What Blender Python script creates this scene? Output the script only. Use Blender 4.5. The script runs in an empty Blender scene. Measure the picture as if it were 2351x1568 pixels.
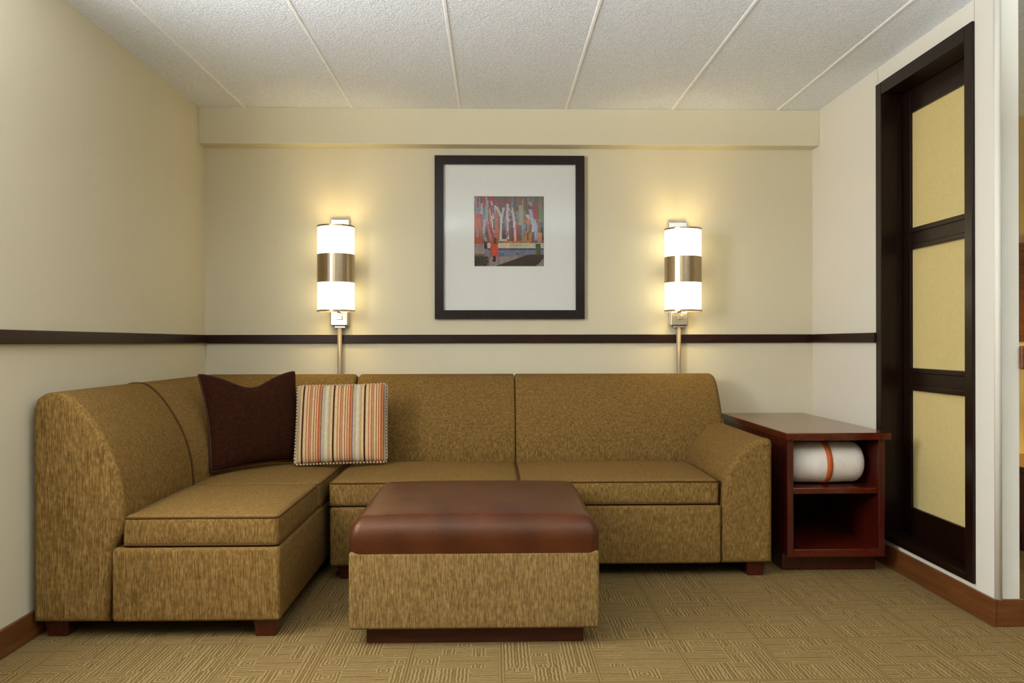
import bpy, bmesh, math, random
from mathutils import Matrix, Vector
random.seed(7)
S = bpy.context.scene
C = S.collection

# ------------------------------------------------------------------ camera
F_PX, CAM_D, EYE = 1880.0, 4.8491, 1.08
YAW, PIT, ROL = 0.0232, 0.0014, -0.0014
cam = bpy.data.objects.new('camera', bpy.data.cameras.new('camera')); C.objects.link(cam)
cam.data.sensor_width = 36.0
cam.data.lens = F_PX / 2351 * 36.0
cam.data.clip_start = 0.05
cam.matrix_world = (Matrix.Translation((0, -CAM_D, EYE)) @ Matrix.Rotation(-YAW, 4, 'Z')
                    @ Matrix.Rotation(math.pi/2 + PIT, 4, 'X') @ Matrix.Rotation(ROL, 4, 'Z'))
S.camera = cam

# ------------------------------------------------------------------ world, lights, exposure
XL, XR, HC = -1.691, 1.909, 2.438          # left wall, right wall, ceiling
YB, XE = -7.2, 4.6                          # rear wall, far end of the adjoining space
W = bpy.data.worlds.new('world'); S.world = W; W.use_nodes = True
W.node_tree.nodes['Background'].inputs[0].default_value = (0.75, 0.85, 1.0, 1)
W.node_tree.nodes['Background'].inputs[1].default_value = 0.6
S.view_settings.view_transform = 'Standard'
S.view_settings.look = 'None'
S.view_settings.exposure = 0.0
S.view_settings.gamma = 1.0
S.view_settings.use_curve_mapping = False

def area(name, loc, rot, sx, sy, power, col):
    l = bpy.data.lights.new(name, 'AREA'); l.shape = 'RECTANGLE'; l.size = sx; l.size_y = sy
    l.energy = power; l.color = col
    o = bpy.data.objects.new(name, l); C.objects.link(o); o.location = loc; o.rotation_euler = rot
    return o
ASSUMED_WIN = (-3.35, -2.25, 1.15, 2.3)           # assumed daylight window, out of view in the left wall beside the camera
area('assumed_window_daylight', (XL-0.06, (ASSUMED_WIN[0]+ASSUMED_WIN[1])/2, (ASSUMED_WIN[2]+ASSUMED_WIN[3])/2), (0, -math.pi/2, 0),
     ASSUMED_WIN[3]-ASSUMED_WIN[2]-0.1, ASSUMED_WIN[1]-ASSUMED_WIN[0]-0.1, 78, (0.95, 0.97, 1.0))  # key light placed at the assumed window
ADDED_FILL = [((-1.0, -4.4), 215), ((1.75, -4.3), 250)]      # two unseen uplighters, added so their bounce brightens the ceiling
ADDED_FILL_COL = (0.84, 0.93, 1.0)

# ------------------------------------------------------------------ node helpers and materials
def lin(r, g, b):
    f = lambda c: (c/255/12.92) if c/255 <= 0.04045 else ((c/255+0.055)/1.055)**2.4
    return (f(r), f(g), f(b), 1.0)

class NT:
    def __init__(s, name):
        s.m = bpy.data.materials.new(name); s.m.use_nodes = True
        s.t = s.m.node_tree; s.b = s.t.nodes['Principled BSDF']
    def n(s, typ, **kw):
        x = s.t.nodes.new(typ)
        for k, v in kw.items(): setattr(x, k, v)
        return x
    def l(s, a, b): s.t.links.new(a, b)
    def put(s, sock, v):
        if hasattr(v, 'is_output') or isinstance(v, bpy.types.NodeSocket): s.l(v, sock)
        else: sock.default_value = v
    def mth(s, op, a, b=None, c=None):
        x = s.n('ShaderNodeMath', operation=op)
        s.put(x.inputs[0], a)
        if b is not None: s.put(x.inputs[1], b)
        if c is not None: s.put(x.inputs[2], c)
        return x.outputs[0]
    def coord(s, scale=(1, 1, 1), which='Object'):
        tc = s.n('ShaderNodeTexCoord'); mp = s.n('ShaderNodeMapping')
        mp.inputs['Scale'].default_value = scale
        s.l(tc.outputs[which], mp.inputs[0]); return mp.outputs[0]
    def noise(s, vec, scale, detail=2.0, rough=0.5):
        x = s.n('ShaderNodeTexNoise'); s.l(vec, x.inputs['Vector'])
        x.inputs['Scale'].default_value = scale; x.inputs['Detail'].default_value = detail
        x.inputs['Roughness'].default_value = rough; return x.outputs['Fac']
    def ramp(s, fac, stops, const=False):
        x = s.n('ShaderNodeValToRGB'); s.l(fac, x.inputs[0]); r = x.color_ramp
        if const: r.interpolation = 'CONSTANT'
        while len(r.elements) < len(stops): r.elements.new(0.5)
        for e, (p, c) in zip(r.elements, stops): e.position = p; e.color = c
        return x.outputs[0]
    def mix(s, fac, a, b, blend='MIX'):
        x = s.n('ShaderNodeMix', data_type='RGBA', blend_type=blend)
        s.put(x.inputs[0], fac); s.put(x.inputs[6], a); s.put(x.inputs[7], b); return x.outputs[2]
    def bump(s, h, strength, dist=0.01):
        x = s.n('ShaderNodeBump'); s.l(h, x.inputs['Height'])
        x.inputs['Strength'].default_value = strength; x.inputs['Distance'].default_value = dist
        s.l(x.outputs[0], s.b.inputs['Normal'])
    def col(s, v): s.put(s.b.inputs['Base Color'], v)
    def set(s, rough=0.6, metal=0.0, spec=0.5, coat=0.0, sheen=0.0):
        s.b.inputs['Roughness'].default_value = rough; s.b.inputs['Metallic'].default_value = metal
        s.b.inputs['Specular IOR Level'].default_value = spec
        s.b.inputs['Coat Weight'].default_value = coat; s.b.inputs['Coat Roughness'].default_value = 0.15
        s.b.inputs['Sheen Weight'].default_value = sheen
        return s.m

def mat_wall(name, rgb):
    k = NT(name); v = k.coord((90, 90, 4)); n = k.noise(v, 1.0, 3)
    v2 = k.coord((260, 260, 260)); n2 = k.noise(v2, 1.0, 2)
    a = lin(*rgb); d = tuple(x*0.985 for x in a[:3]) + (1,)
    k.col(k.ramp(n, [(0.3, d), (0.7, a)])); k.bump(k.mth('ADD', k.mth('MULTIPLY', n, 0.3), n2), 0.10, 0.0015)
    return k.set(0.75, spec=0.25)

def mat_popcorn():
    k = NT('ceiling_popcorn'); v = k.coord((1, 1, 1))
    n = k.noise(v, 95, 3, 0.6); n2 = k.noise(v, 210, 2)
    h = k.mth('ADD', n, k.mth('MULTIPLY', n2, 0.5))
    k.col(k.ramp(n, [(0.25, lin(222, 225, 228)), (0.65, lin(242, 245, 249))])); k.bump(h, 0.62, 0.012)
    return k.set(0.9, spec=0.1)

def mat_fabric(name, lo, mid, hi, sc=(500, 500, 24), bump=0.5):
    k = NT(name); v = k.coord(sc); n = k.noise(v, 1.0, 2, 0.6)
    v2 = k.coord((95, 135, 60)); n2 = k.noise(v2, 1.0, 2)
    f = k.mth('ADD', k.mth('MULTIPLY', n, 0.7), k.mth('MULTIPLY', n2, 0.3))
    k.col(k.ramp(f, [(0.36, lin(*lo)), (0.5, lin(*mid)), (0.66, lin(*hi))])); k.bump(f, bump, 0.003)
    return k.set(0.92, spec=0.1)

def mat_wood(name, lo, hi, rough=0.3, coat=0.3, sc=(6, 60, 60), spec=0.5):
    k = NT(name); v = k.coord(sc); n = k.noise(v, 1.0, 4, 0.6)
    k.col(k.ramp(n, [(0.3, lin(*lo)), (0.7, lin(*hi))]))
    return k.set(rough, coat=coat, spec=spec)

def warm_coat(m):
    m.node_tree.nodes['Principled BSDF'].inputs['Coat Tint'].default_value = (1.0, 0.86, 0.66, 1)
    m.node_tree.nodes['Principled BSDF'].inputs['Specular Tint'].default_value = (1.0, 0.80, 0.55, 1)
    return m

def mat_plain(name, rgb, rough=0.5, metal=0.0, spec=0.5, coat=0.0, var=0.06):
    k = NT(name); n = k.noise(k.coord((40, 40, 40)), 1.0, 2)
    a = lin(*rgb); d = tuple(x*(1-var) for x in a[:3]) + (1,)
    k.col(k.ramp(n, [(0.35, d), (0.65, a)])); return k.set(rough, metal, spec, coat)

def mat_emit(name, rgb, strength):
    k = NT(name); k.col(lin(*rgb)); k.b.inputs['Emission Color'].default_value = lin(*rgb)
    k.b.inputs['Emission Strength'].default_value = strength; return k.set(0.5)

def mat_leather():
    k = NT('brown_leather'); v = k.coord((1, 1, 1))
    n = k.noise(v, 7, 3); vo = k.n('ShaderNodeTexVoronoi'); k.l(v, vo.inputs['Vector']); vo.inputs['Scale'].default_value = 260
    k.col(k.ramp(n, [(0.3, lin(58, 22, 8)), (0.7, lin(78, 36, 15))]))
    k.bump(k.mth('ADD', k.mth('MULTIPLY', n, 2.5), k.mth('MULTIPLY', vo.outputs[0], 0.5)), 0.22, 0.004)
    return warm_coat(k.set(0.38, spec=0.45))

def mat_carpet():
    k = NT('patterned_carpet'); tc = k.n('ShaderNodeTexCoord'); sp = k.n('ShaderNodeSeparateXYZ')
    k.l(tc.outputs['Object'], sp.inputs[0]); X, Y = sp.outputs[0], sp.outputs[1]
    CX, CY = 0.311, 0.366
    x = k.mth('DIVIDE', k.mth('ADD', X, 50*CX-0.027), CX); y = k.mth('DIVIDE', k.mth('ADD', Y, 50*CY+0.053), CY)
    def blocks(nx, ny, seed):
        bx, by = k.mth('MULTIPLY', x, nx), k.mth('MULTIPLY', y, ny)
        ix, iy = k.mth('FLOOR', bx), k.mth('FLOOR', by)
        cv = k.n('ShaderNodeCombineXYZ'); k.l(ix, cv.inputs[0]); k.l(iy, cv.inputs[1]); cv.inputs[2].default_value = seed
        wn = k.n('ShaderNodeTexWhiteNoise', noise_dimensions='3D'); k.l(cv.outputs[0], wn.inputs['Vector'])
        fx = k.mth('MULTIPLY', k.mth('ABSOLUTE', k.mth('SUBTRACT', k.mth('FRACT', bx), 0.5)), CX/nx)
        fy = k.mth('MULTIPLY', k.mth('ABSOLUTE', k.mth('SUBTRACT', k.mth('FRACT', by), 0.5)), CY/ny)
        conc = k.mth('MAXIMUM', fx, fy)
        h = wn.outputs['Value']
        s1, s2 = k.mth('GREATER_THAN', h, 0.46), k.mth('GREATER_THAN', h, 0.90)
        d = k.mth('ADD', k.mth('MULTIPLY', fx, k.mth('SUBTRACT', 1.0, s1)),
                  k.mth('ADD', k.mth('MULTIPLY', fy, k.mth('SUBTRACT', s1, s2)), k.mth('MULTIPLY', conc, s2)))
        return d, wn.outputs['Value'], cv.outputs[0]
    d1, h1, c1 = blocks(3, 3, 3.0); d2, h2, c2 = blocks(6, 5, 9.0)
    wn = k.n('ShaderNodeTexWhiteNoise', noise_dimensions='3D')
    ad = k.n('ShaderNodeVectorMath', operation='ADD'); k.l(c1, ad.inputs[0]); ad.inputs[1].default_value = (17.3, 5.1, 2.2)
    k.l(ad.outputs[0], wn.inputs['Vector'])
    pick = k.mth('GREATER_THAN', wn.outputs['Value'], 0.6)
    d = k.mth('ADD', k.mth('MULTIPLY', d1, k.mth('SUBTRACT', 1.0, pick)), k.mth('MULTIPLY', d2, pick))
    wob = k.noise(k.coord((45, 45, 1)), 1.0, 3, 0.6)
    d = k.mth('ADD', d, k.mth('MULTIPLY', wob, 0.011))
    st = k.mth('SINE', k.mth('MULTIPLY', d, 2*math.pi/0.0125))           # fine loop lines
    lines = k.mth('MULTIPLY', k.mth('ADD', st, 1.0), 0.5)
    # cell border: double dark line
    gx = k.mth('MULTIPLY', k.mth('SUBTRACT', 0.5, k.mth('ABSOLUTE', k.mth('SUBTRACT', k.mth('FRACT', x), 0.5))), CX)
    gy = k.mth('MULTIPLY', k.mth('SUBTRACT', 0.5, k.mth('ABSOLUTE', k.mth('SUBTRACT', k.mth('FRACT', y), 0.5))), CY)
    g = k.mth('MINIMUM', gx, gy)
    inb = k.mth('LESS_THAN', g, 0.0105)
    bst = k.mth('MULTIPLY', k.mth('ADD', k.mth('COSINE', k.mth('MULTIPLY', g, 2*math.pi/0.011)), 1.0), 0.5)
    bl = k.mth('SUBTRACT', 0.72, k.mth('MULTIPLY', bst, 0.72))
    val = k.mth('ADD', k.mth('MULTIPLY', lines, k.mth('SUBTRACT', 1.0, inb)), k.mth('MULTIPLY', bl, inb))
    fuzz = k.noise(k.coord((380, 380, 1)), 1.0, 2, 0.7); soft = k.noise(k.coord((3, 3, 1)), 1.0, 2)
    val2 = k.mth('ADD', k.mth('MULTIPLY', val, 0.55), k.mth('MULTIPLY', fuzz, 0.45))
    c = k.ramp(val2, [(0.08, lin(76, 55, 24)), (0.45, lin(123, 99, 58)), (0.85, lin(156, 134, 90))])
    k.col(k.mix(k.mth('MULTIPLY', soft, 0.25), c, lin(126, 101, 60)))
    k.bump(val2, 0.55, 0.004)
    return k.set(0.95, spec=0.06)

def mat_stripes():
    k = NT('striped_fabric'); tc = k.n('ShaderNodeTexCoord'); sp = k.n('ShaderNodeSeparateXYZ')
    k.l(tc.outputs['Object'], sp.inputs[0])
    u = k.mth('FRACT', k.mth('MULTIPLY', k.mth('ADD', sp.outputs[0], 1.275), 1/0.155))
    dk, cr, ro, or_, gr, pl, yl = lin(74, 44, 26), lin(220, 190, 144), lin(184, 106, 82), lin(190, 98, 52), lin(186, 174, 154), lin(118, 66, 62), lin(196, 160, 96)
    seq = [(0, dk), (.03, cr), (.12, ro), (.15, cr), (.2, ro), (.24, yl), (.27, ro), (.30, cr), (.36, pl), (.385, cr), (.43, or_), (.465, cr),
           (.5, or_), (.54, ro), (.57, yl), (.59, pl), (.62, gr), (.73, lin(216, 200, 170)), (.82, gr), (.86, yl), (.9, cr), (.97, dk)]
    vals = k.ramp(u, seq, True)
    n = k.noise(k.coord((500, 500, 60)), 1.0, 2)
    k.col(k.mix(0.35, vals, k.ramp(n, [(0.3, lin(90, 70, 50)), (0.7, lin(250, 235, 205))]), 'MULTIPLY')); k.bump(n, 0.4, 0.003)
    return k.set(0.9, spec=0.15)

def mat_cord():
    k = NT('twisted_cord'); w = k.n('ShaderNodeTexWave'); k.l(k.coord((1, 1, 1)), w.inputs[0])
    w.bands_direction = 'DIAGONAL'; w.inputs['Scale'].default_value = 38
    k.col(k.ramp(w.outputs['Fac'], [(0.3, lin(78, 48, 46)), (0.55, lin(216, 192, 150))])); return k.set(0.85, spec=0.2)

def mat_glasspane():
    k = NT('picture_glass'); tr = k.n('ShaderNodeBsdfTransparent'); gl = k.n('ShaderNodeBsdfGlossy'); gl.inputs['Roughness'].default_value = 0.02
    fr = k.n('ShaderNodeFresnel'); fr.inputs[0].default_value = 1.35
    mx = k.n('ShaderNodeMixShader'); k.l(fr.outputs[0], mx.inputs[0]); k.l(tr.outputs[0], mx.inputs[1]); k.l(gl.outputs[0], mx.inputs[2])
    k.l(mx.outputs[0], k.t.nodes['Material Output'].inputs[0]); return k.m

def mat_print():
    k = NT('abstract_print'); a = k.n('ShaderNodeVertexColor'); a.layer_name = 'print'
    n = k.noise(k.coord((70, 70, 18)), 1.0, 3, 0.7)
    k.col(k.mix(0.35, a.outputs[0], k.ramp(n, [(0.3, lin(80, 70, 60)), (0.7, lin(235, 225, 215))]), 'OVERLAY')); return k.set(0.6, spec=0.2)

def mat_linen():
    k = NT('linen_pane'); n = k.noise(k.coord((500, 300, 30)), 1.0, 2); n2 = k.noise(k.coord((500, 30, 300)), 1.0, 2)
    f = k.mth('MULTIPLY', k.mth('ADD', n, n2), 0.5)
    k.col(k.ramp(f, [(0.3, lin(206, 184, 122)), (0.7, lin(218, 198, 136))])); k.bump(f, 0.2, 0.002)
    return k.set(0.7, spec=0.25)

M = dict(
    wall=mat_wall('cream_wallpaper', (214, 204, 175)), white=mat_wall('white_wall_end', (224, 218, 204)),
    tanwall=mat_wall('tan_wallpaper', (214, 184, 120)), ceil=mat_popcorn(),
    sofa=mat_fabric('brown_strie_chenille', (86, 63, 28), (119, 90, 45), (149, 119, 68)),
    otto=mat_fabric('tan_strie_chenille', (92, 70, 36), (124, 97, 54), (154, 127, 80)),
    piping=mat_plain('brown_piping', (84, 56, 24), 0.85, spec=0.15),
    leather=mat_leather(), carpet=mat_carpet(),
    espresso=mat_wood('espresso_wood', (20, 8, 4), (33, 14, 8), 0.32, 0.04, (60, 60, 5), 0.25),
    rail=mat_wood('espresso_rail', (30, 12, 6), (46, 21, 11), 0.34, 0.04, (5, 5, 80), 0.22),
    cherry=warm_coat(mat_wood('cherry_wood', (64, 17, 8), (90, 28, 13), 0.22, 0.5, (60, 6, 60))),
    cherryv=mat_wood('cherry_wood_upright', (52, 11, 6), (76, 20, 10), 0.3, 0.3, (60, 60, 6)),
    base=mat_wood('brown_skirting_wood', (86, 46, 19), (115, 68, 31), 0.4, 0.1, (5, 5, 60), 0.3),
    plinth=mat_wood('dark_plinth_wood', (52, 20, 12), (74, 32, 20), 0.4, 0.1, (6, 60, 60), 0.3),
    darkfab=mat_fabric('dark_brown_rib', (34, 14, 4), (46, 20, 6), (58, 28, 9), (40, 40, 420), 0.3),
    darkpipe=mat_plain('dark_brown_cord', (58, 24, 16), 0.7, spec=0.3),
    stripe=mat_stripes(), cord=mat_cord(),
    chrome=mat_plain('satin_nickel', (200, 194, 186), 0.25, 1.0), bronze=mat_plain('brushed_band', (176, 156, 128), 0.3, 1.0),
    conduit=mat_plain('conduit_metal', (150, 138, 124), 0.45, 0.25),
    shade=mat_emit('lit_frosted_glass', (255, 240, 196), 3.4), bulb=mat_emit('lamp_bulb', (255, 236, 205), 4.0),
    matboard=mat_plain('mat_board', (226, 224, 214), 0.9, spec=0.1, var=0.02), print=mat_print(), glass=mat_glasspane(),
    linen=mat_linen(), blanket=mat_plain('white_fleece', (226, 214, 200), 0.95, spec=0.1), band=mat_plain('orange_band', (190, 88, 30), 0.7),
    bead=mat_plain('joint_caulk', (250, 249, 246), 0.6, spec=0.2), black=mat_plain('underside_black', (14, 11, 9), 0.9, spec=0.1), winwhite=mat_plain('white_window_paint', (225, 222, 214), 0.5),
)

# ------------------------------------------------------------------ mesh helpers
def link(name, verts, faces, mat, parent=None, smooth=False, flat=()):
    me = bpy.data.meshes.new(name)
    off = Vector(parent.location) if (parent is not None and parent.get('_abs')) else Vector((0, 0, 0))
    if parent is not None and parent.type == 'MESH' and parent.parent is not None and parent.parent.get('_abs'):
        off = Vector(parent.parent.location)
    me.from_pydata([tuple(Vector(v)-off) for v in verts], [], faces)
    bm = bmesh.new(); bm.from_mesh(me); bmesh.ops.recalc_face_normals(bm, faces=bm.faces); bm.to_mesh(me); bm.free()
    if smooth:
        for i, p in enumerate(me.polygons): p.use_smooth = i not in flat
    me.materials.append(M[mat] if isinstance(mat, str) else mat)
    o = bpy.data.objects.new(name, me); C.objects.link(o)
    if parent is not None: o.parent = parent
    return o
def tag(o, label, cat, group=None):
    o['label'] = label; o['category'] = cat
    if group: o['group'] = group
    return o
def thing(name, loc, label, cat, group=None, absolute=True):
    o = bpy.data.objects.new(name, None); C.objects.link(o); o.location = loc
    o.empty_display_size = 0.1
    if absolute: o['_abs'] = 1
    return tag(o, label, cat, group)
def struct(o, label, cat):
    o['kind'] = 'structure'; return tag(o, label, cat)

def rbox(b, r=0.004, n=1, m=(1, 1, 1), warp=None):
    """rounded box: b = x0,x1,y0,y1,z0,z1"""
    lo, hi = (b[0], b[2], b[4]), (b[1], b[3], b[5])
    r = min(r, min((hi[i]-lo[i])/2*0.98 for i in range(3)))
    ax = []
    for i in range(3):
        e = [r*(1-math.tan(math.radians(45*(1-k/n)))) for k in range(n+1)]
        a, c = lo[i]+r, hi[i]-r
        mid = [a+(c-a)*k/m[i] for k in range(1, m[i])]
        ax.append([lo[i]+x for x in e] + mid + [hi[i]-x for x in reversed(e)])
    idx, V, Fc = {}, [], []
    N = [len(a) for a in ax]
    def vid(i, j, k):
        key = (i, j, k)
        if key not in idx:
            p = Vector((ax[0][i], ax[1][j], ax[2][k]))
            q = Vector([min(max(p[t], lo[t]+r), hi[t]-r) for t in range(3)])
            d = p-q
            if d.length > 1e-9: p = q + d.normalized()*r
            if warp: p = Vector(warp(*p))
            idx[key] = len(V); V.append(tuple(p))
        return idx[key]
    for a in range(3):
        o1, o2 = [t for t in range(3) if t != a]
        for side in (0, N[a]-1):
            for p in range(N[o1]-1):
                for q in range(N[o2]-1):
                    f = []
                    for dp, dq in ((0, 0), (1, 0), (1, 1), (0, 1)):
                        ijk = [0, 0, 0]; ijk[a] = side; ijk[o1] = p+dp; ijk[o2] = q+dq
                        f.append(vid(*ijk))
                    Fc.append(f)
    return V, Fc
def box(name, b, mat, parent=None, r=0.003):
    return link(name, *rbox(b, r, 1), mat, parent)
def soft(name, b, mat, parent=None, r=0.03, n=4, m=(8, 8, 3), warp=None):
    return link(name, *rbox(b, r, n, m, warp), mat, parent, smooth=True)

def tube(path, rad, closed=True, seg=8):
    V, Fc, n = [], [], len(path); P = [Vector(p) for p in path]
    for i in range(n):
        if closed: t = P[(i+1) % n]-P[i-1]
        else: t = P[min(i+1, n-1)]-P[max(i-1, 0)]
        t.normalize()
        up = Vector((0, 0, 1)) if abs(t.z) < 0.9 else Vector((0, 1, 0))
        a = t.cross(up).normalized(); b = a.cross(t)
        for s in range(seg):
            w = 2*math.pi*s/seg; V.append(tuple(P[i]+a*rad*math.cos(w)+b*rad*math.sin(w)))
    for i in range(n if closed else n-1):
        j = (i+1) % n
        for s in range(seg):
            t = (s+1) % seg; Fc.append([i*seg+s, i*seg+t, j*seg+t, j*seg+s])
    if not closed:
        Fc.append(list(range(seg))); Fc.append([(n-1)*seg+s for s in range(seg)])
    return V, Fc
def rrect(x0, x1, y0, y1, r, n=5, m=8):
    pts = []
    for cx, cy, a0 in ((x1-r, y1-r, 0), (x0+r, y1-r, 90), (x0+r, y0+r, 180), (x1-r, y0+r, 270)):
        for k in range(n+1):
            a = math.radians(a0+90*k/n); pts.append((cx+r*math.cos(a), cy+r*math.sin(a)))
    out = []
    for i, p in enumerate(pts):
        q = pts[(i+1) % len(pts)]; out.append(p)
        if math.hypot(p[0]-q[0], p[1]-q[1]) > 2.5*r:
            out += [(p[0]+(q[0]-p[0])*k/m, p[1]+(q[1]-p[1])*k/m) for k in range(1, m)]
    return out
def lathe(prof, seg=40, cx=0, cy=0, axis='Z', closed=False):
    """prof: (radius, height) pairs"""
    V, Fc, n = [], [], len(prof)
    for r, h in prof:
        for s in range(seg):
            a = 2*math.pi*s/seg
            if axis == 'Z': V.append((cx+r*math.cos(a), cy+r*math.sin(a), h))
            else: V.append((h, cx+r*math.cos(a), cy+r*math.sin(a)))
    for i in range(n if closed else n-1):
        j = (i+1) % n
        for s in range(seg):
            t = (s+1) % seg; Fc.append([i*seg+s, i*seg+t, j*seg+t, j*seg+s])
    if not closed:
        if prof[0][0] > 1e-6: Fc.append(list(range(seg)))
        if prof[-1][0] > 1e-6: Fc.append([(n-1)*seg+s for s in range(seg)])
    return V, Fc
def spline(pts, k=5):
    out = []
    for i in range(len(pts)-1):
        p0, p1, p2, p3 = pts[max(i-1, 0)], pts[i], pts[i+1], pts[min(i+2, len(pts)-1)]
        for s in range(k):
            t = s/k
            out.append(tuple(0.5*((2*p1[d])+(-p0[d]+p2[d])*t+(2*p0[d]-5*p1[d]+4*p2[d]-p3[d])*t*t+(-p0[d]+3*p1[d]-3*p2[d]+p3[d])*t**3) for d in (0, 1)))
    out.append(pts[-1]); return out
def inset(poly, d):
    if d <= 0: return list(poly)
    n = len(poly); A = sum(poly[i][0]*poly[(i+1) % n][1]-poly[(i+1) % n][0]*poly[i][1] for i in range(n))
    sg = 1 if A > 0 else -1; out = []
    for i in range(n):
        p, a, b = poly[i], poly[i-1], poly[(i+1) % n]
        n1 = (-(p[1]-a[1]), p[0]-a[0]); n2 = (-(b[1]-p[1]), b[0]-p[0])
        l1, l2 = math.hypot(*n1) or 1, math.hypot(*n2) or 1
        n1 = (n1[0]/l1, n1[1]/l1); n2 = (n2[0]/l2, n2[1]/l2)
        s = (n1[0]+n2[0], n1[1]+n2[1]); dd = max(0.35, 1+n1[0]*n2[0]+n1[1]*n2[1])
        out.append((p[0]+sg*d*s[0]/dd, p[1]+sg*d*s[1]/dd))
    return out
def sweep(prof, L0, L1, fn, r0=0.01, r1=0.01, n=4, mids=()):
    """extrude a closed (t,z) profile from L0 to L1 with rounded ends; fn(t,z,l)->xyz; mids: explicit middle stations"""
    sg = 1 if L1 > L0 else -1; secs = []
    for k in range(n+1):
        a = math.radians(90*k/n); secs.append((L0+sg*(r0-r0*math.cos(a)), r0-r0*math.sin(a)))
    secs += [(l, 0) for l in mids]
    for k in range(n, -1, -1):
        a = math.radians(90*k/n); secs.append((L1-sg*(r1-r1*math.cos(a)), r1-r1*math.sin(a)))
    V, Fc, m = [], [], len(prof)
    for l, ins in secs: V += [fn(t, z, l) for t, z in inset(prof, ins)]
    for i in range(len(secs)-1):
        for s in range(m):
            t = (s+1) % m; Fc.append([i*m+s, i*m+t, (i+1)*m+t, (i+1)*m+s])
    Fc.append(list(range(m))); Fc.append([(len(secs)-1)*m+s for s in range(m)])
    return V, Fc, (len(Fc)-2, len(Fc)-1)
def swept(name, args, mat, parent):
    V, Fc, fl = sweep(*args[0], **args[1]); return link(name, V, Fc, mat, parent, smooth=True, flat=fl)

# ------------------------------------------------------------------ the room
fl = box('floor', (XL-0.1, XE, YB, 0.1, -0.05, 0), 'carpet'); struct(fl, 'tan carpet with a maze of fine line blocks', 'floor')
# ceiling: popcorn planks with grooved joints
SEAMX = [-2.05] + [-1.43+0.6195*i for i in range(10)] + [XE+0.03]
ce = box('ceiling', (XL-0.1, XE, YB, 0.1, HC+0.012, HC+0.06), 'ceil'); struct(ce, 'off-white popcorn textured plank ceiling', 'ceiling')
for i in range(len(SEAMX)-1):
    a, b = max(SEAMX[i], XL-0.02)+0.0, min(SEAMX[i+1], XE)
    if b-a < 0.05: continue
    V, Fc = rbox((a, b, YB, 0.05, HC, HC+0.03), 0.004, 1); link('ceiling_plank', V, Fc, 'ceil', ce)
    if i:                                   # smooth caulk bead over the joint
        box('joint_strip', (a-0.0075, a+0.0075, YB, 0.05, HC-0.0035, HC+0.01), 'bead', ce, 0.003)
# back wall, soffit
w = box('wall_back', (XL-0.1, XR+0.02, 0, 0.1, 0, HC+0.02), 'wall'); struct(w, 'cream papered wall behind the sofa', 'wall')
w = box('trim_1', (XL, XR, -0.103, 0.0, 2.2287, HC), 'wall'); struct(w, 'cream boxed soffit running along the top of the back wall', 'soffit')
# left wall with an opening for the assumed daylight window, out of view
y0, y1, z0, z1 = ASSUMED_WIN
wl = bpy.data.objects.new('wall_left', None)
V, Fc = [], []
def addb(b):
    v, f = rbox(b, 0.001, 1); o = len(V); V.extend(v); Fc.extend([[i+o for i in q] for q in f])
addb((XL-0.1, XL, y1, 0.02, 0, HC+0.02)); addb((XL-0.1, XL, YB, y0, 0, HC+0.02)); addb((XL-0.1, XL, y0, y1, 0, z0)); addb((XL-0.1, XL, y0, y1, z1, HC+0.02))
struct(link('wall_left', V, Fc, 'wall'), 'cream papered side wall beside the corner of the sofa', 'wall')
def window(name, axis, fix, a0, a1, zz0, zz1, label):
    o = bpy.data.objects.new(name, None); C.objects.link(o); o['_abs'] = 1; o.location = (fix, a0, zz0) if axis == 'X' else (a0, fix, zz0)
    struct(o, label, 'window')
    f = 0.05
    for (p, q, r, s) in ((a0, a0+f, zz0, zz1), (a1-f, a1, zz0, zz1), (a0+f, a1-f, zz0, zz0+f), (a0+f, a1-f, zz1-f, zz1), ((a0+a1)/2-0.02, (a0+a1)/2+0.02, zz0+f, zz1-f)):
        b = (fix-0.02, fix+0.02, p, q, r, s) if axis == 'X' else (p, q, fix-0.02, fix+0.02, r, s)
        box('assumed_window_frame', b, 'winwhite', o)
window('assumed_window', 'X', XL-0.03, y0, y1, z0, z1, 'assumed white framed daylight window, out of view in the side wall beside the camera')  # window assumed from the shadows, added out of view for the key light
struct(box('wall_rear', (XL-0.1, XE, YB-0.1, YB, 0, HC+0.02), 'wall'), 'cream wall opposite the sofa', 'wall')
struct(box('wall_far', (XE, XE+0.1, YB, 0.1, 0, HC+0.02), 'wall'), 'cream end wall of the adjoining space', 'wall')
# right wall with the recessed shutter opening
WT, WEND = 2.004, -1.775
FY0, FY1, FZ0, FZ1 = -1.651, -0.833, 0.122, 2.352
V, Fc = [], []
addb((XR, WT, FY1-0.004, 0.02, 0, HC+0.02)); addb((XR, WT, FY0, FY1, 0, FZ0)); addb((XR, WT, FY0, FY1, FZ1, HC+0.02))
v, f = rbox((XR, WT, WEND, FY0+0.004, 0, HC+0.02), 0.001, 1); o_ = len(V); V += v; Fc += [[i+o_ for i in q] for q in f]
struct(link('wall_right', V, Fc, 'white'), 'off-white partition wall holding the dark framed shutter window', 'wall')
# rounded corner bead on the partition end
pts = []
V, Fc = lathe([(0.013, 0.1), (0.013, HC)], 16, XR+0.012, WEND-0.001)
struct(link('trim_2', V, Fc, 'white', smooth=True), 'white rounded corner bead on the end of the partition wall', 'trim')
struct(box('wall_alcove', (WT-0.02, XE, 0, 0.1, 0, HC+0.02), 'tanwall'), 'tan papered wall glimpsed beyond the partition end', 'wall')
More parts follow.
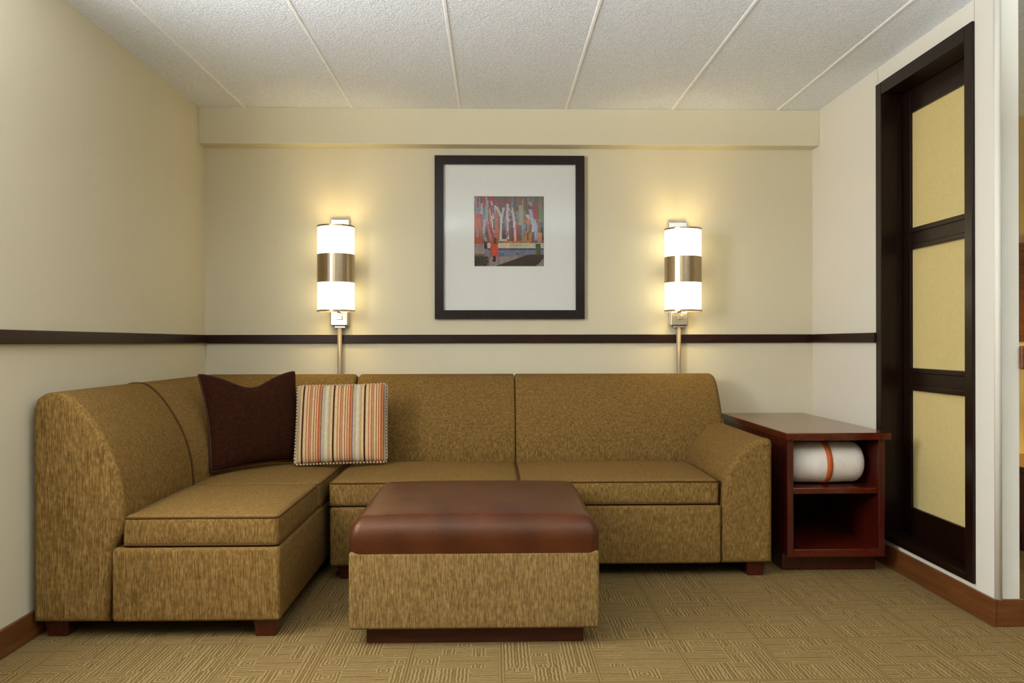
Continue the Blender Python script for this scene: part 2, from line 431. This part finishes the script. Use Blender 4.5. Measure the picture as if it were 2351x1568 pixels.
# chair rail
RZ0, RZ1 = 1.078, 1.1275
struct(box('trim_3', (XL, XR, -0.02, 0, RZ0, RZ1), 'rail'), 'dark espresso chair rail along the back wall', 'chair rail')
struct(box('trim_4', (XL, XL+0.02, -2.70, -0.02, RZ0, RZ1), 'rail'), 'dark espresso chair rail along the left wall', 'chair rail')
struct(box('trim_5', (XR-0.02, XR, FY1+0.0, -0.02, RZ0, RZ1), 'rail'), 'short dark espresso chair rail ending at the shutter frame', 'chair rail')
# baseboards
struct(box('baseboard_left', (XL, XL+0.014, YB, -0.014, 0, 0.1), 'base'), 'red-brown wooden baseboard under the left wall', 'baseboard')
struct(box('baseboard_back', (XL+0.014, XR-0.014, -0.014, 0, 0, 0.1), 'base'), 'red-brown wooden baseboard behind the sofa', 'baseboard')
struct(box('baseboard_right', (XR-0.014, XR, WEND-0.014, -0.014, 0, 0.103), 'base'), 'brown wooden baseboard under the shutter window', 'baseboard')
struct(box('baseboard_end', (XR, WT+0.012, WEND-0.014, WEND, 0, 0.103), 'base'), 'brown wooden baseboard across the partition end', 'baseboard')

# shutter window in the right wall
wn = bpy.data.objects.new('window_1', None); C.objects.link(wn); wn['_abs'] = 1; wn.location = (XR, (FY0+FY1)/2, FZ0)
struct(wn, 'tall dark framed interior shutter with three beige linen panes', 'window')
CW = 0.055
XC = XR-0.012
box('casing', (XC, WT, FY0, FY0+CW, FZ0, FZ1), 'espresso', wn); box('casing', (XC, WT, FY1-CW, FY1, FZ0, FZ1), 'espresso', wn)
box('casing', (XC, WT, FY0+CW, FY1-CW, FZ1-0.062, FZ1), 'espresso', wn); box('casing', (XC, WT, FY0+CW, FY1-CW, FZ0, FZ0+0.03), 'espresso', wn)
PX0, PX1 = WT+0.004, WT+0.04
iy0, iy1 = FY0+CW-0.02, FY1-CW+0.02
py0, py1 = -1.54, -0.955
box('stile', (PX0, PX1, iy0, py0, FZ0, FZ1-0.02), 'espresso', wn); box('stile', (PX0, PX1, py1, iy1, FZ0, FZ1-0.02), 'espresso', wn)
ZP = [(0.287, 0.849), (0.956, 1.523), (1.626, 2.18)]
edges = [FZ0+0.01] + [z for p in ZP for z in p] + [FZ1-0.02]
for i in range(0, 8, 2):
    rl = box('rail', (PX0, PX1, py0, py1, edges[i], edges[i+1]), 'espresso', wn)
    if i in (2, 4):
        for zz in (edges[i]+0.012, edges[i+1]-0.012):
            box('moulding', (PX0-0.006, PX0+0.002, py0, py1, zz-0.012, zz+0.012), 'espresso', rl, 0.004)
for a, b in ZP:
    box('pane', (PX0+0.012, PX1-0.008, py0-0.005, py1+0.005, a-0.005, b+0.005), 'linen', wn)

# ------------------------------------------------------------------ sectional sofa
SX0, SY0, SX1 = -1.67, -0.07, 1.283
LEFTF, MAINF = -1.845, -1.12          # front of left run, front of main run
SB = 0.066
sofa = thing('sectional_sofa', (-0.4, -0.9, 0), 'tan-brown L-shaped sectional sofa set into the wall corner', 'sofa')
back_prof = [(0, SB), (0, 0.84)] + spline([(0.012, 0.876), (0.05, 0.899), (0.115, 0.897), (0.165, 0.862), (0.21, 0.809), (0.255, 0.738), (0.288, 0.67), (0.314, 0.585), (0.327, 0.50), (0.328, 0.44), (0.318, 0.39), (0.29, 0.335)], 4) + [(0.272, SB)]
leftfn = lambda t, z, l: (SX0+t, l, z)
mainfn = lambda t, z, l: (l, SY0-t, z)
LB = -1.15
swept('backrest', ((back_prof, LEFTF, LB-0.003, leftfn), dict(r0=0.024, r1=0.012, n=6)), 'sofa', sofa)
# corner back, mitred
V, Fc = [], []
secs = []
for k in range(4):
    a = math.radians(30*k); secs.append(('a', LB+0.003+0.012*(1-math.cos(a)), 0.012*(1-math.sin(a))))
secs.append(('m', 0, 0))
for k in range(3, -1, -1):
    a = math.radians(30*k); secs.append(('b', -0.772-0.025*(1-math.cos(a)), 0.025*(1-math.sin(a))))
m_ = len(back_prof)
for kind, l, ins in secs:
    for t, z in inset(back_prof, ins):
        V.append((SX0+t, l, z) if kind == 'a' else (l, SY0-t, z) if kind == 'b' else (SX0+t, SY0-t, z))
for i in range(len(secs)-1):
    for s in range(m_):
        t = (s+1) % m_; Fc.append([i*m_+s, i*m_+t, (i+1)*m_+t, (i+1)*m_+s])
Fc.append(list(range(m_))); Fc.append([(len(secs)-1)*m_+s for s in range(m_)])
link('backrest', V, Fc, 'sofa', sofa, smooth=True, flat=(len(Fc)-1, len(Fc)-2))
swept('backrest', ((back_prof, -0.766, 0.121, mainfn), dict(r0=0.025, r1=0.012)), 'sofa', sofa)
swept('backrest', ((back_prof, 0.124, 1.272, mainfn), dict(r0=0.012, r1=0.035)), 'sofa', sofa)
# welted seam on the left run back
def seam_path(l, fn, off=0.001, lo=9, hi=-3):
    pr = inset(back_prof, -off) if False else back_prof
    return [fn(t, z, l) for t, z in pr[2:-2]]
V, Fc = tube(seam_path(LB, leftfn), 0.0045, False, 6); link('seam_welt', V, Fc, 'piping', sofa, smooth=True)
# bases
soft('base', (-1.385, -0.778, LEFTF, -0.15, SB, 0.334), 'sofa', sofa, 0.014, 3, (2, 3, 2))
soft('base', (-0.742, 1.044, MAINF, -0.15, SB, 0.334), 'sofa', sofa, 0.014, 3, (3, 2, 2))
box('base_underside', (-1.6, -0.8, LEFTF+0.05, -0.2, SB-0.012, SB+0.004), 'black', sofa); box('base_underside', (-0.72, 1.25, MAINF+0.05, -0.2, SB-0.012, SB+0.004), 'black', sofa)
# arm
aw = 0.238
arm_prof = [(0, SB), (0, 0.60)] + spline([(0.004, 0.622), (0.02, 0.634), (0.05, 0.632), (0.10, 0.612), (0.15, 0.574), (0.19, 0.528), (0.215, 0.475), (0.228, 0.415), (0.231, 0.36), (0.233, 0.33)], 4) + [(aw, SB)]
swept('arm', ((arm_prof, MAINF, -0.2, lambda t, z, l: (SX1-t, l, z)), dict(r0=0.026, r1=0.012, n=6)), 'sofa', sofa)
V, Fc = tube([(SX1-t, MAINF+0.026, z) for t, z in arm_prof[1:]], 0.004, False, 6); link('seam_welt', V, Fc, 'sofa', sofa, smooth=True)
# cushions
def cushion(x0, x1, y0, y1, z0=0.336, z1=0.448, crown=0.022, sag=0.0):
    def wp(x, y, z):
        u = max(-1, min(1, (x-x0)/(x1-x0)*2-1)); v = max(-1, min(1, (y-y0)/(y1-y0)*2-1)); w = (z-z0)/(z1-z0)
        c = (1-abs(u)**3.2)*(1-abs(v)**2.6)
        z += crown*c*max(0, w*2-1)
        if w < 0.6:                                      # lower edge a little tucked in
            pass
        b = 0.006*math.sin(math.pi*min(max(w, 0), 1))
        if abs(v) > 0.9: y += math.copysign(b*(1-u*u), v)
        if abs(u) > 0.9: x += math.copysign(b*(1-v*v), u)
        z -= sag*max(0, v)**3*max(0, w)
        return (x, y, z)
    c = soft('seat_cushion', (x0, x1, y0, y1, z0, z1), 'sofa', sofa, 0.018, 3, (14, 14, 4), wp)
    for zz in (z1-0.006, z0+0.007):
        path = []
        for px, py in rrect(x0+0.001, x1-0.001, y0+0.001, y1-0.001, 0.02):
            q = wp(px, py, zz); path.append((px, py, zz-(sag*max(0, (py-y0)/(y1-y0)*2-1)**3 if zz > 0.4 else 0)))
        V, Fc = tube(path, 0.0042, True, 6); link('piping', V, Fc, 'piping', c, smooth=True)
    return c
cushion(-1.352, -0.786, LEFTF+0.012, LB-0.004, crown=0.024)
cushion(-1.352, -0.782, LB+0.004, -0.40, crown=0.014, sag=0.012)
cushion(-0.745, 0.116, MAINF+0.004, -0.395, crown=0.018, sag=0.02)
cushion(0.122, 1.036, MAINF+0.004, -0.395, crown=0.018, sag=0.02)
# feet
def foot(x, y):
    a, b, h = 0.043, 0.035, SB
    V = [(x+sx*w, y+sy*w, z) for z, w in ((0, b), (h, a)) for sx, sy in ((-1, -1), (1, -1), (1, 1), (-1, 1))]
    link('leg', V, [[0, 1, 2, 3], [4, 5, 6, 7], [0, 1, 5, 4], [1, 2, 6, 5], [2, 3, 7, 6], [3, 0, 4, 7]], 'cherryv', sofa)
for x, y in ((-0.838, -1.775), (-1.605, -1.755), (1.213, -1.045), (-0.665, -1.045), (1.213, -0.3), (-1.605, -0.25)): foot(x, y)

# ------------------------------------------------------------------ ottoman
OX0, OX1, OY0, OY1 = -0.511, 0.377, -1.95, -1.155
ot = thing('ottoman', ((OX0+OX1)/2, (OY0+OY1)/2, 0), 'square ottoman with brown leather top and tan fabric sides', 'ottoman')
box('plinth', (-0.456, 0.325, -1.893, -1.21, 0, 0.07), 'plinth', ot, 0.002)
soft('body', (OX0, OX1, OY0, OY1, 0.066, 0.34), 'otto', ot, 0.012, 3, (4, 4, 3))
def owp(x, y, z):
    u = (x-OX0)/(OX1-OX0)*2-1; v = (y-OY0)/(OY1-OY0)*2-1; w = (z-0.336)/(0.462-0.336)
    u, v = max(-1, min(1, u)), max(-1, min(1, v))
    z += 0.022*(1-abs(u)**3)*(1-abs(v)**3)*max(0, w*1.6-0.6)
    b = 0.004*math.sin(math.pi*min(max(w, 0), 1)); t = max(0, w-0.55)*0.05
    x += u*b - u*t*(abs(u)**4); y += v*b - v*t*(abs(v)**4)
    return (x, y, z)
tp = soft('leather_top', (OX0+0.002, OX1-0.002, OY0+0.002, OY1-0.002, 0.285, 0.462), 'leather', ot, 0.036, 5, (18, 18, 4), owp)
pth = []
for i in range(40):
    y = OY0+0.03+(OY1-OY0-0.06)*i/39; q = owp((OX0+OX1)/2-0.005, y, 0.462); pth.append((q[0], q[1], q[2]-0.0016))
V, Fc = tube(pth, 0.0028, False, 6); link('seam', V, Fc, 'leather', tp, smooth=True)

# ------------------------------------------------------------------ end table and rolled blanket
tb = thing('end_table', (1.6, -0.55, 0), 'cherry wood open end table with two cubbies beside the sofa arm', 'table')
TX0, TX1, TYF, TYB, TZ = 1.352, 1.842, -1.105, -0.022, 0.661
box('tabletop', (TX0, TX1, TYF, TYB, TZ-0.034, TZ), 'cherry', tb, 0.004)
box('side_panel', (TX0+0.012, TX0+0.04, TYF+0.02, TYB-0.01, 0.084, TZ-0.034), 'cherryv', tb); box('side_panel', (TX1-0.052, TX1-0.022, TYF+0.02, TYB-0.01, 0.084, TZ-0.034), 'cherryv', tb)
box('back_panel', (TX0+0.04, TX1-0.052, TYB-0.03, TYB-0.012, 0.084, TZ-0.034), 'cherryv', tb)
box('shelf', (TX0+0.04, TX1-0.052, TYF+0.032, TYB-0.03, 0.374, 0.402), 'cherry', tb); box('bottom_shelf', (TX0+0.04, TX1-0.052, TYF+0.02, TYB-0.03, 0.084, 0.120), 'cherry', tb)
box('plinth', (TX0+0.018, TX1-0.026, TYF+0.11, TYB-0.02, 0, 0.084), 'cherryv', tb)
bl = thing('blanket_roll', (1.58, -0.93, 0.4035), 'rolled white fleece blanket with orange band on the table shelf', 'blanket')
BR, BYC = 0.102, -0.935
prof = [(0.0, 1.762)] + [(BR-0.045+0.045*math.sin(math.radians(a)), 1.735-0.018+0.045*math.cos(math.radians(a))) for a in (0, 20, 40, 60, 80)] + [(BR, 1.70), (BR+0.002, 1.60), (BR, 1.45), (BR-0.012, 1.415), (BR-0.04, 1.402), (0.0, 1.402)]
V, Fc = lathe([(r, h) for r, h in prof], 40, BYC, 0.403+BR, 'X')
V = [(x, y, 0.411+(z-0.404)*0.955 + 0.0012*math.sin(40*x+9*y)) for x, y, z in V]
rb = link('blanket', V, Fc, 'blanket', bl, smooth=True)
V, Fc = lathe([(BR+0.001, 1.562), (BR+0.0055, 1.563), (BR+0.0055, 1.588), (BR+0.001, 1.589)], 40, BYC, 0.403+BR, 'X', True)
V = [(x+0.06*(0.45-(z-0.403))*0.35 if True else x, y, 0.411+(z-0.404)*0.955) for x, y, z in V]
link('band', V, Fc, 'band', bl, smooth=True)

# ------------------------------------------------------------------ pillows
def pillow(name, loc, yaw, tilt, roll, w, h, T, mat, cordmat, label, cord_r, chop=0.0, pull=0.05, pw=0.5, square=2.0):
    root = thing(name, loc, label, 'pillow', absolute=False)
    root.rotation_euler = (Matrix.Rotation(yaw, 4, 'Z') @ Matrix.Rotation(-tilt, 4, 'X') @ Matrix.Rotation(roll, 4, 'Y')).to_euler()
    N = 30
    def edge(u, v):
        x = u*w/2*(1-pull*(1-v*v)*abs(u)**3); z = v*h/2*(1-pull*(1-u*u)*abs(v)**3)
        z -= chop*math.exp(-(u/0.5)**2)*max(0, (v+0.2)/1.2)**2
        return x, z+h/2
    def th(u, v): return T/2*max(0, (1-abs(u)**square))**pw*max(0, (1-abs(v)**square))**pw
    V, Fc, ix = [], [], {}
    for side in (1, -1):
        for i in range(N+1):
            for j in range(N+1):
                u = math.sin((i/N-0.5)*math.pi); v = math.sin((j/N-0.5)*math.pi)
                bd = i in (0, N) or j in (0, N); key = (0 if bd else side, i, j)
                if key in ix: continue
                x, z = edge(u, v); y = -side*th(u, v)
                if chop: y += side*0.35*T*math.exp(-(u/0.35)**2)*max(0, v)**2*(1-v*v)
                ix[key] = len(V); V.append((x, y, z))
        g = lambda i, j: ix[(0 if (i in (0, N) or j in (0, N)) else side, i, j)]
        for i in range(N):
            for j in range(N): Fc.append([g(i, j), g(i+1, j), g(i+1, j+1), g(i, j+1)])
    link('cover', V, Fc, mat, root, smooth=True)
    path = []
    K = 28
    for a in range(4):
        for k in range(K):
            s = -1+2*k/K
            u, v = ((s, -1), (1, s), (-s, 1), (-1, -s))[a]
            x, z = edge(u, v)
            cr = max(0, abs(u)+abs(v)-1.9)*0.12
            path.append((x*(1-cr), 0, h/2+(z-h/2)*(1-cr)))
    V, Fc = tube(path, cord_r, True, 6); link('cord', V, Fc, cordmat, root, smooth=True)
    return root
pillow('throw_pillow', (-1.146, -0.768, 0.47), math.radians(48), math.radians(14), 0, 0.542, 0.475, 0.15, 'darkfab', 'darkpipe',
       'dark brown square throw pillow in the sofa corner', 0.006, chop=0.062, pull=0.085)
pillow('throw_pillow', (-0.765, -0.715, 0.476), math.radians(3), math.radians(21), math.radians(-1.2), 0.455, 0.41, 0.13, 'stripe', 'cord',
       'multicoloured striped throw pillow with twisted cord edge', 0.008, pull=0.012, pw=0.33, square=3.0)

# ------------------------------------------------------------------ framed picture
pc = thing('framed_picture', (0.1, 0, 1.22), 'small abstract print in a wide white mat and dark espresso frame', 'picture')
PX = (-0.342, 0.541); PZ = (1.220, 2.182); fw = 0.0515
def mitre(name, a, b, c, d):   # outer a-b, inner c-d edges in XZ, depth in Y
    V = [(p[0], y, p[1]) for y in (-0.001, -0.03) for p in (a, b, d, c)]
    return link(name, V, [[0, 1, 2, 3], [4, 5, 6, 7], [0, 1, 5, 4], [1, 2, 6, 5], [2, 3, 7, 6], [3, 0, 4, 7]], 'espresso', pc)
o = [(PX[0], PZ[0]), (PX[1], PZ[0]), (PX[1], PZ[1]), (PX[0], PZ[1])]; q = [(PX[0]+fw, PZ[0]+fw), (PX[1]-fw, PZ[0]+fw), (PX[1]-fw, PZ[1]-fw), (PX[0]+fw, PZ[1]-fw)]
for i in range(4): mitre('frame_rail', o[i], o[(i+1) % 4], q[i], q[(i+1) % 4])
AX, AZ = (-0.109, 0.302), (1.532, 1.945)
def frame_plate(name, X, Z, hx, hz, y0, y1, mat, parent):
    V = [(x, y, z) for y in (y0, y1) for x, z in ((X[0], Z[0]), (X[1], Z[0]), (X[1], Z[1]), (X[0], Z[1]), (hx[0], hz[0]), (hx[1], hz[0]), (hx[1], hz[1]), (hx[0], hz[1]))]
    Fc = []
    for k in range(4):
        j = (k+1) % 4
        Fc += [[k, j, 4+j, 4+k], [8+k, 8+j, 12+j, 12+k], [4+k, 4+j, 12+j, 12+k], [k, j, 8+j, 8+k]]
    return link(name, V, Fc, mat, parent)
frame_plate('mat_board', (PX[0]+0.03, PX[1]-0.03), (PZ[0]+0.03, PZ[1]-0.03), AX, AZ, -0.006, -0.0095, 'matboard', pc)
# the print: painted strokes as per-face colours
G = 110
col = [[(112, 98, 76)]*G for _ in range(G)]
rnd = random.Random(3)
def stroke(pts, wd, c, jit=14):
    for i in range(len(pts)-1):
        (ua, va), (ub, vb) = pts[i], pts[i+1]; n = int(max(abs(ub-ua), abs(vb-va))*G*2)+2
        for k in range(n):
            u, v = ua+(ub-ua)*k/n, va+(vb-va)*k/n
            ww = wd*(0.7+0.5*rnd.random()); jc = tuple(max(0, min(255, x+rnd.randint(-jit, jit))) for x in c)
            for a in range(int((u-ww/2)*G), int((u+ww/2)*G)+1):
                for b in range(int((v-0.008)*G), int((v+0.008)*G)+1):
                    if 0 <= a < G and 0 <= b < G: col[b][a] = jc
def fill(u0, u1, v0, v1, c, jit=12):
    for b in range(int(v0*G), int(v1*G)):
        for a in range(int(u0*G), int(u1*G)):
            if 0 <= a < G and 0 <= b < G: col[b][a] = tuple(max(0, min(255, x+rnd.randint(-jit, jit))) for x in c)
for _ in range(90):
    u, v = rnd.random(), rnd.random()*0.6
    stroke([(u, v), (u+rnd.uniform(-.02, .02), v+rnd.uniform(.08, .3))], 0.03, rnd.choice([(130, 100, 74), (150, 92, 70), (112, 100, 84), (146, 120, 90), (104, 74, 60), (136, 96, 96)]))
fill(0.01, 0.12, 0.30, 0.66, (186, 72, 36)); stroke([(0.05, .25), (0.07, .66)], .07, (196, 84, 34))
stroke([(.05, .03), (.06, .25)], .06, (158, 146, 160)); stroke([(.14, .02), (.14, .2)], .03, (170, 80, 92)); stroke([(.15, .18), (.17, .4)], .06, (112, 122, 150)); stroke([(.19, .08), (.18, .36)], .03, (160, 164, 152))
stroke([(.25, 0), (.25, .22), (.23, .4)], .06, (176, 62, 72)); stroke([(.28, .09), (.55, .09)], .03, (160, 60, 66)); stroke([(.3, .15), (.5, .14)], .05, (124, 96, 104))
fill(.36, .47, .18, .62, (104, 92, 106)); fill(.40, .45, .4, .6, (92, 50, 78)); fill(.52, .57, .2, .6, (104, 66, 92)); fill(.53, .57, .5, .64, (150, 58, 40))
for p in ([(.30, .15), (.27, .35), (.28, .52)], [(.42, .18), (.39, .3), (.38, .62)], [(.48, .12), (.47, .4), (.48, .6)], [(.54, .18), (.57, .35), (.59, .65)], [(.33, .17), (.38, .28)], [(.50, .15), (.51, .36)], [(.38, .62), (.46, .62)]):
    stroke(p, .022, (206, 194, 186))
stroke([(.16, .35), (.14, .55), (.18, .64)], .025, (196, 160, 160)); stroke([(.2, .38), (.25, .64)], .02, (206, 120, 104)); stroke([(.22, .4), (.28, .6)], .03, (170, 56, 46))
stroke([(.31, .25), (.33, .6)], .04, (190, 106, 58)); fill(.60, .64, .4, .66, (176, 46, 36)); stroke([(.67, .15), (.66, .4)], .05, (170, 166, 140)); fill(.68, .74, .4, .64, (132, 148, 168))
stroke([(.78, .35), (.77, .66)], .07, (200, 128, 44)); stroke([(.76, .28), (.82, .36), (.84, .5)], .03, (214, 186, 178)); stroke([(.80, .2), (.87, .4), (.88, .62)], .035, (176, 184, 208)); stroke([(.86, .12), (.88, .32)], .06, (156, 64, 50))
stroke([(.94, .18), (.95, .36)], .04, (112, 138, 86)); fill(.95, 1, .45, .62, (58, 38, 22)); fill(.90, .97, .52, .66, (206, 136, 92)); stroke([(.45, .65), (.7, .645)], .05, (206, 116, 38))
for _ in range(48):
    u, v = rnd.random(), rnd.uniform(0.0, 0.55)
    stroke([(u, v), (u+rnd.uniform(-.015, .015), v+rnd.uniform(.04, .16))], rnd.choice([.008, .012, .016]), rnd.choice([(196, 184, 178), (168, 150, 160), (176, 84, 56), (150, 60, 52), (120, 128, 150), (148, 128, 96), (96, 70, 60), (198, 128, 84), (110, 112, 92)]))
fill(.0, .16, .68, .82, (164, 142, 134)); fill(.16, 1, .67, .745, (212, 198, 172)); fill(.5, .78, .69, .715, (176, 196, 134)); fill(.16, 1, .745, .86, (122, 124, 146)); fill(.2, 1, .745, .765, (82, 78, 110)); fill(.36, .44, .8, .85, (76, 112, 152))
fill(.6, .64, .8, .83, (50, 84, 92)); fill(.88, .95, .68, .84, (74, 96, 50)); fill(0, 1, .86, 1, (154, 140, 134))
for a in range(G):
    u = a/G
    for b in range(G):
        v = b/G
        if v > 0.84 and u < .2+rnd.uniform(-.02, .02) and v > .84+.05*u: col[b][a] = (56, 44, 34) if rnd.random() > .12 else (120, 104, 90)
        if u > .3 and v > .985-.16*min(1, max(0, (u-.3)/.45)) and not (u > .85 and v > 1.86-u+rnd.uniform(-.01, .01)): col[b][a] = tuple(x+rnd.randint(-6, 6) for x in (58, 42, 34))
stroke([(.28, .64), (.285, .86)], .07, (196, 74, 34)); stroke([(.31, .66), (.315, .86)], .05, (206, 78, 40)); stroke([(.30, .6), (.30, .66)], .03, (90, 26, 24)); stroke([(.29, .86), (.285, .92)], .025, (46, 30, 26)); stroke([(.165, .66), (.17, .74)], .03, (70, 34, 28))
V = [(AX[0]-0.004+(AX[1]-AX[0]+0.008)*i/G, -0.005, AZ[1]+0.004-(AZ[1]-AZ[0]+0.008)*j/G) for j in range(G+1) for i in range(G+1)]
Fc = [[j*(G+1)+i, j*(G+1)+i+1, (j+1)*(G+1)+i+1, (j+1)*(G+1)+i] for j in range(G) for i in range(G)]
pr = link('print', V, Fc, 'print', pc)
at = pr.data.color_attributes.new('print', 'FLOAT_COLOR', 'CORNER')
for p in pr.data.polygons:
    c = pr.data.vertices[p.vertices[0]]
    j, i = divmod(p.index, G)
    cc = lin(*[x*0.9 for x in col[j][i]])
    for li in p.loop_indices: at.data[li].color = cc
box('glazing', (PX[0]+0.04, PX[1]-0.04, -0.0165, -0.014, PZ[0]+0.04, PZ[1]-0.04), 'glass', pc, 0.0005)

# ------------------------------------------------------------------ wall sconces
def sconce(xc, label, zt):
    t = thing('wall_sconce', (xc, 0, 1.15), label, 'wall lamp', 'wall sconces flanking the picture')
    SY, R = -0.15, 0.104
    zb = 1.266
    box('backplate', (xc-0.054, xc+0.054, -0.03, 0, 1.19, zt+0.067), 'chrome', t, 0.004)
    zz = [zb, zb+0.158, zt-0.156, zt]
    def shell(name, r, a, b, mat, th=0.003):
        V, Fc = lathe([(r, a), (r, b), (r-th, b), (r-th, a)], 48, xc, SY, 'Z', True); return link(name, V, Fc, mat, t, smooth=False)
    for a, b in ((zz[0], zz[1]), (zz[2], zz[3])):
        s = shell('glass_shade', R, a, b, 'shade')
        for p in s.data.polygons: p.use_smooth = True
    bb = shell('metal_band', R+0.002, zz[1]-0.001, zz[2]+0.001, 'bronze', 0.006)
    V, Fc = lathe([(R+0.003, 0), (R+0.003, 0.009), (R-0.004, 0.009), (R-0.004, 0)], 48, xc, SY, 'Z', True)
    for z in (zb-0.008, zt-0.001): link('rim', [(x, y, h+z) for x, y, h in V], Fc, 'bronze', t)
    for z in (zb-0.006, zt+0.002):       # flat brackets from plate to rim, cross bar carrying the lampholder
        box('bracket', (xc-0.012, xc+0.012, SY-0.0, -0.03, z, z+0.005), 'chrome', t, 0.001)
    V, Fc = lathe([(0.016, zb-0.004), (0.018, zb+0.06), (0.012, zb+0.064)], 20, xc, SY); link('lampholder', V, Fc, 'chrome', t, smooth=True)
    V, Fc = lathe([(0.0, zt-0.08), (0.016, zt-0.085), (0.02, zt-0.10), (0.02, zb+0.08), (0.012, zb+0.066)], 20, xc, SY); link('lamp_tube', V, Fc, 'bulb', t, smooth=True)
    for sx in (-0.02, 0.022):            # thumb screws
        V, Fc = lathe([(0.0, -0.045), (0.008, -0.045), (0.008, -0.03)], 14, xc+sx, zt+0.03); link('screw', [(x, z_, y) for x, y, z_ in V], Fc, 'chrome', t, smooth=True)
    # junction box and conduit
    jb = box('junction_box', (xc-0.052, xc+0.052, -0.062, 0, 1.178, 1.262), 'chrome', t, 0.006)
    box('switch', (xc-0.012, xc+0.02, -0.068, -0.06, 1.215, 1.24), 'chrome', jb, 0.002)
    box('cable_clamp', (xc-0.03, xc+0.035, -0.05, -0.01, 1.165, 1.18), 'chrome', t, 0.003)
    V, Fc = lathe([(0.0135, 0.35), (0.0135, 1.17)], 16, xc, -0.038); link('conduit', V, Fc, 'conduit', t, smooth=True)
    for z in (zb+0.14, zt-0.14):
        l = bpy.data.lights.new('sconce_lamp', 'POINT'); l.energy = 2.5; l.color = (1.0, 0.92, 0.58); l.shadow_soft_size = 0.03
        lo = bpy.data.objects.new('sconce_lamp', l); C.objects.link(lo); lo.parent = t; lo.location = (0, SY-0.04, z-1.15)
sconce(-0.896, 'lit cylinder wall sconce with metal band above the brown pillow', 1.738)
sconce(1.096, 'lit cylinder wall sconce with metal band on the end table side', 1.726)

# ------------------------------------------------------------------ glimpses beyond the partition end, with an assumed lamp
blk = thing('wall_peg', (2.02, -1.79, 1.0), 'brown wooden block fixed at the edge of the partition end', 'wall peg')
link('block', *rbox((1.999, 2.055, -1.80, -1.7755, 0.976, 1.065), 0.008, 2), 'base', blk); box('fixing_plate', (2.0041, 2.05, -1.7755, -1.74, 0.99, 1.05), 'chrome', blk, 0.002)
fp = thing('framed_picture', (3.3, 0, 1.0), 'brown wood framed picture on the tan wall past the partition', 'picture')
for b in ((3.147, 3.21, 1.08, 1.672), (3.66, 3.723, 1.08, 1.672), (3.21, 3.66, 1.08, 1.143), (3.21, 3.66, 1.609, 1.672)):
    box('frame_rail', (b[0], b[1], -0.03, -0.001, b[2], b[3]), 'base', fp)
box('picture_panel', (3.21, 3.66, -0.012, -0.004, 1.143, 1.609), 'matboard', fp)
cb = thing('nightstand', (3.1, -0.4, 0), 'dark wood nightstand standing past the partition wall', 'nightstand')
box('top', (2.705, 3.3, -0.72, -0.22, 0.41, 0.44), 'cherry', cb); box('body', (2.712, 3.28, -0.70, -0.24, 0.10, 0.41), 'cherryv', cb)
for x in (2.73, 3.22):
    for y in (-0.68, -0.28): box('leg', (x, x+0.04, y, y+0.04, 0, 0.1), 'cherryv', cb)
box('drawer_front', (2.74, 3.25, -0.712, -0.70, 0.14, 0.39), 'cherryv', cb)
tl = thing('assumed_table_lamp', (3.08, -0.45, 0.44), 'assumed lit table lamp, out of view on the nightstand past the partition', 'table lamp')  # assumed lamp, unseen, added to brighten the tan alcove wall
V, Fc = lathe([(0.0, 0.44), (0.07, 0.44), (0.07, 0.455), (0.015, 0.47), (0.012, 0.70), (0.0, 0.70)], 24, 3.08, -0.45); link('lamp_base', V, Fc, 'chrome', tl, smooth=True)
V, Fc = lathe([(0.14, 0.68), (0.12, 0.90), (0.117, 0.90), (0.137, 0.68)], 32, 3.08, -0.45, 'Z', True); link('lamp_shade', V, Fc, 'shade', tl, smooth=True)
l = bpy.data.lights.new('assumed_table_lamp_light', 'POINT'); l.energy = 9; l.color = (1.0, 0.88, 0.6); l.shadow_soft_size = 0.04
lo = bpy.data.objects.new('assumed_table_lamp_light', l); C.objects.link(lo); lo.parent = tl; lo.location = (0, 0, 0.36)
# added uplighters out of view, put in to light the ceiling and room
for n_, ((lx, ly), pw_) in enumerate(ADDED_FILL):
    t = thing('added_uplighter', (lx, ly, 0), ('added white bowl uplighter out of view on the left, brightening the ceiling', 'added white bowl uplighter out of view on the right, brightening the ceiling')[n_], 'added fill lamp', 'added fill uplighters')
    V, Fc = lathe([(0.0, 0), (0.14, 0), (0.14, 0.012), (0.02, 0.03), (0.0, 0.03)], 32, lx, ly); link('base', V, Fc, 'chrome', t, smooth=True)
    V, Fc = lathe([(0.012, 0.02), (0.012, 1.62)], 16, lx, ly); link('pole', V, Fc, 'chrome', t, smooth=True)
    V, Fc = lathe([(0.02, 1.61), (0.10, 1.64), (0.17, 1.70), (0.19, 1.76), (0.185, 1.76), (0.165, 1.705), (0.098, 1.648), (0.02, 1.62)], 40, lx, ly, 'Z', True); link('bowl_shade', V, Fc, 'winwhite', t, smooth=True)
    V, Fc = lathe([(0.0, 1.70), (0.025, 1.69), (0.03, 1.66), (0.018, 1.62)], 20, lx, ly); link('bulb', V, Fc, 'bulb', t, smooth=True)
    l = bpy.data.lights.new('added_uplighter_light', 'POINT'); l.energy = pw_; l.color = ADDED_FILL_COL; l.shadow_soft_size = 0.03
    lo = bpy.data.objects.new('added_uplighter_light', l); C.objects.link(lo); lo.parent = t; lo.location = (0, 0, 1.722)
for o in bpy.data.objects:
    if '_abs' in o: del o['_abs']
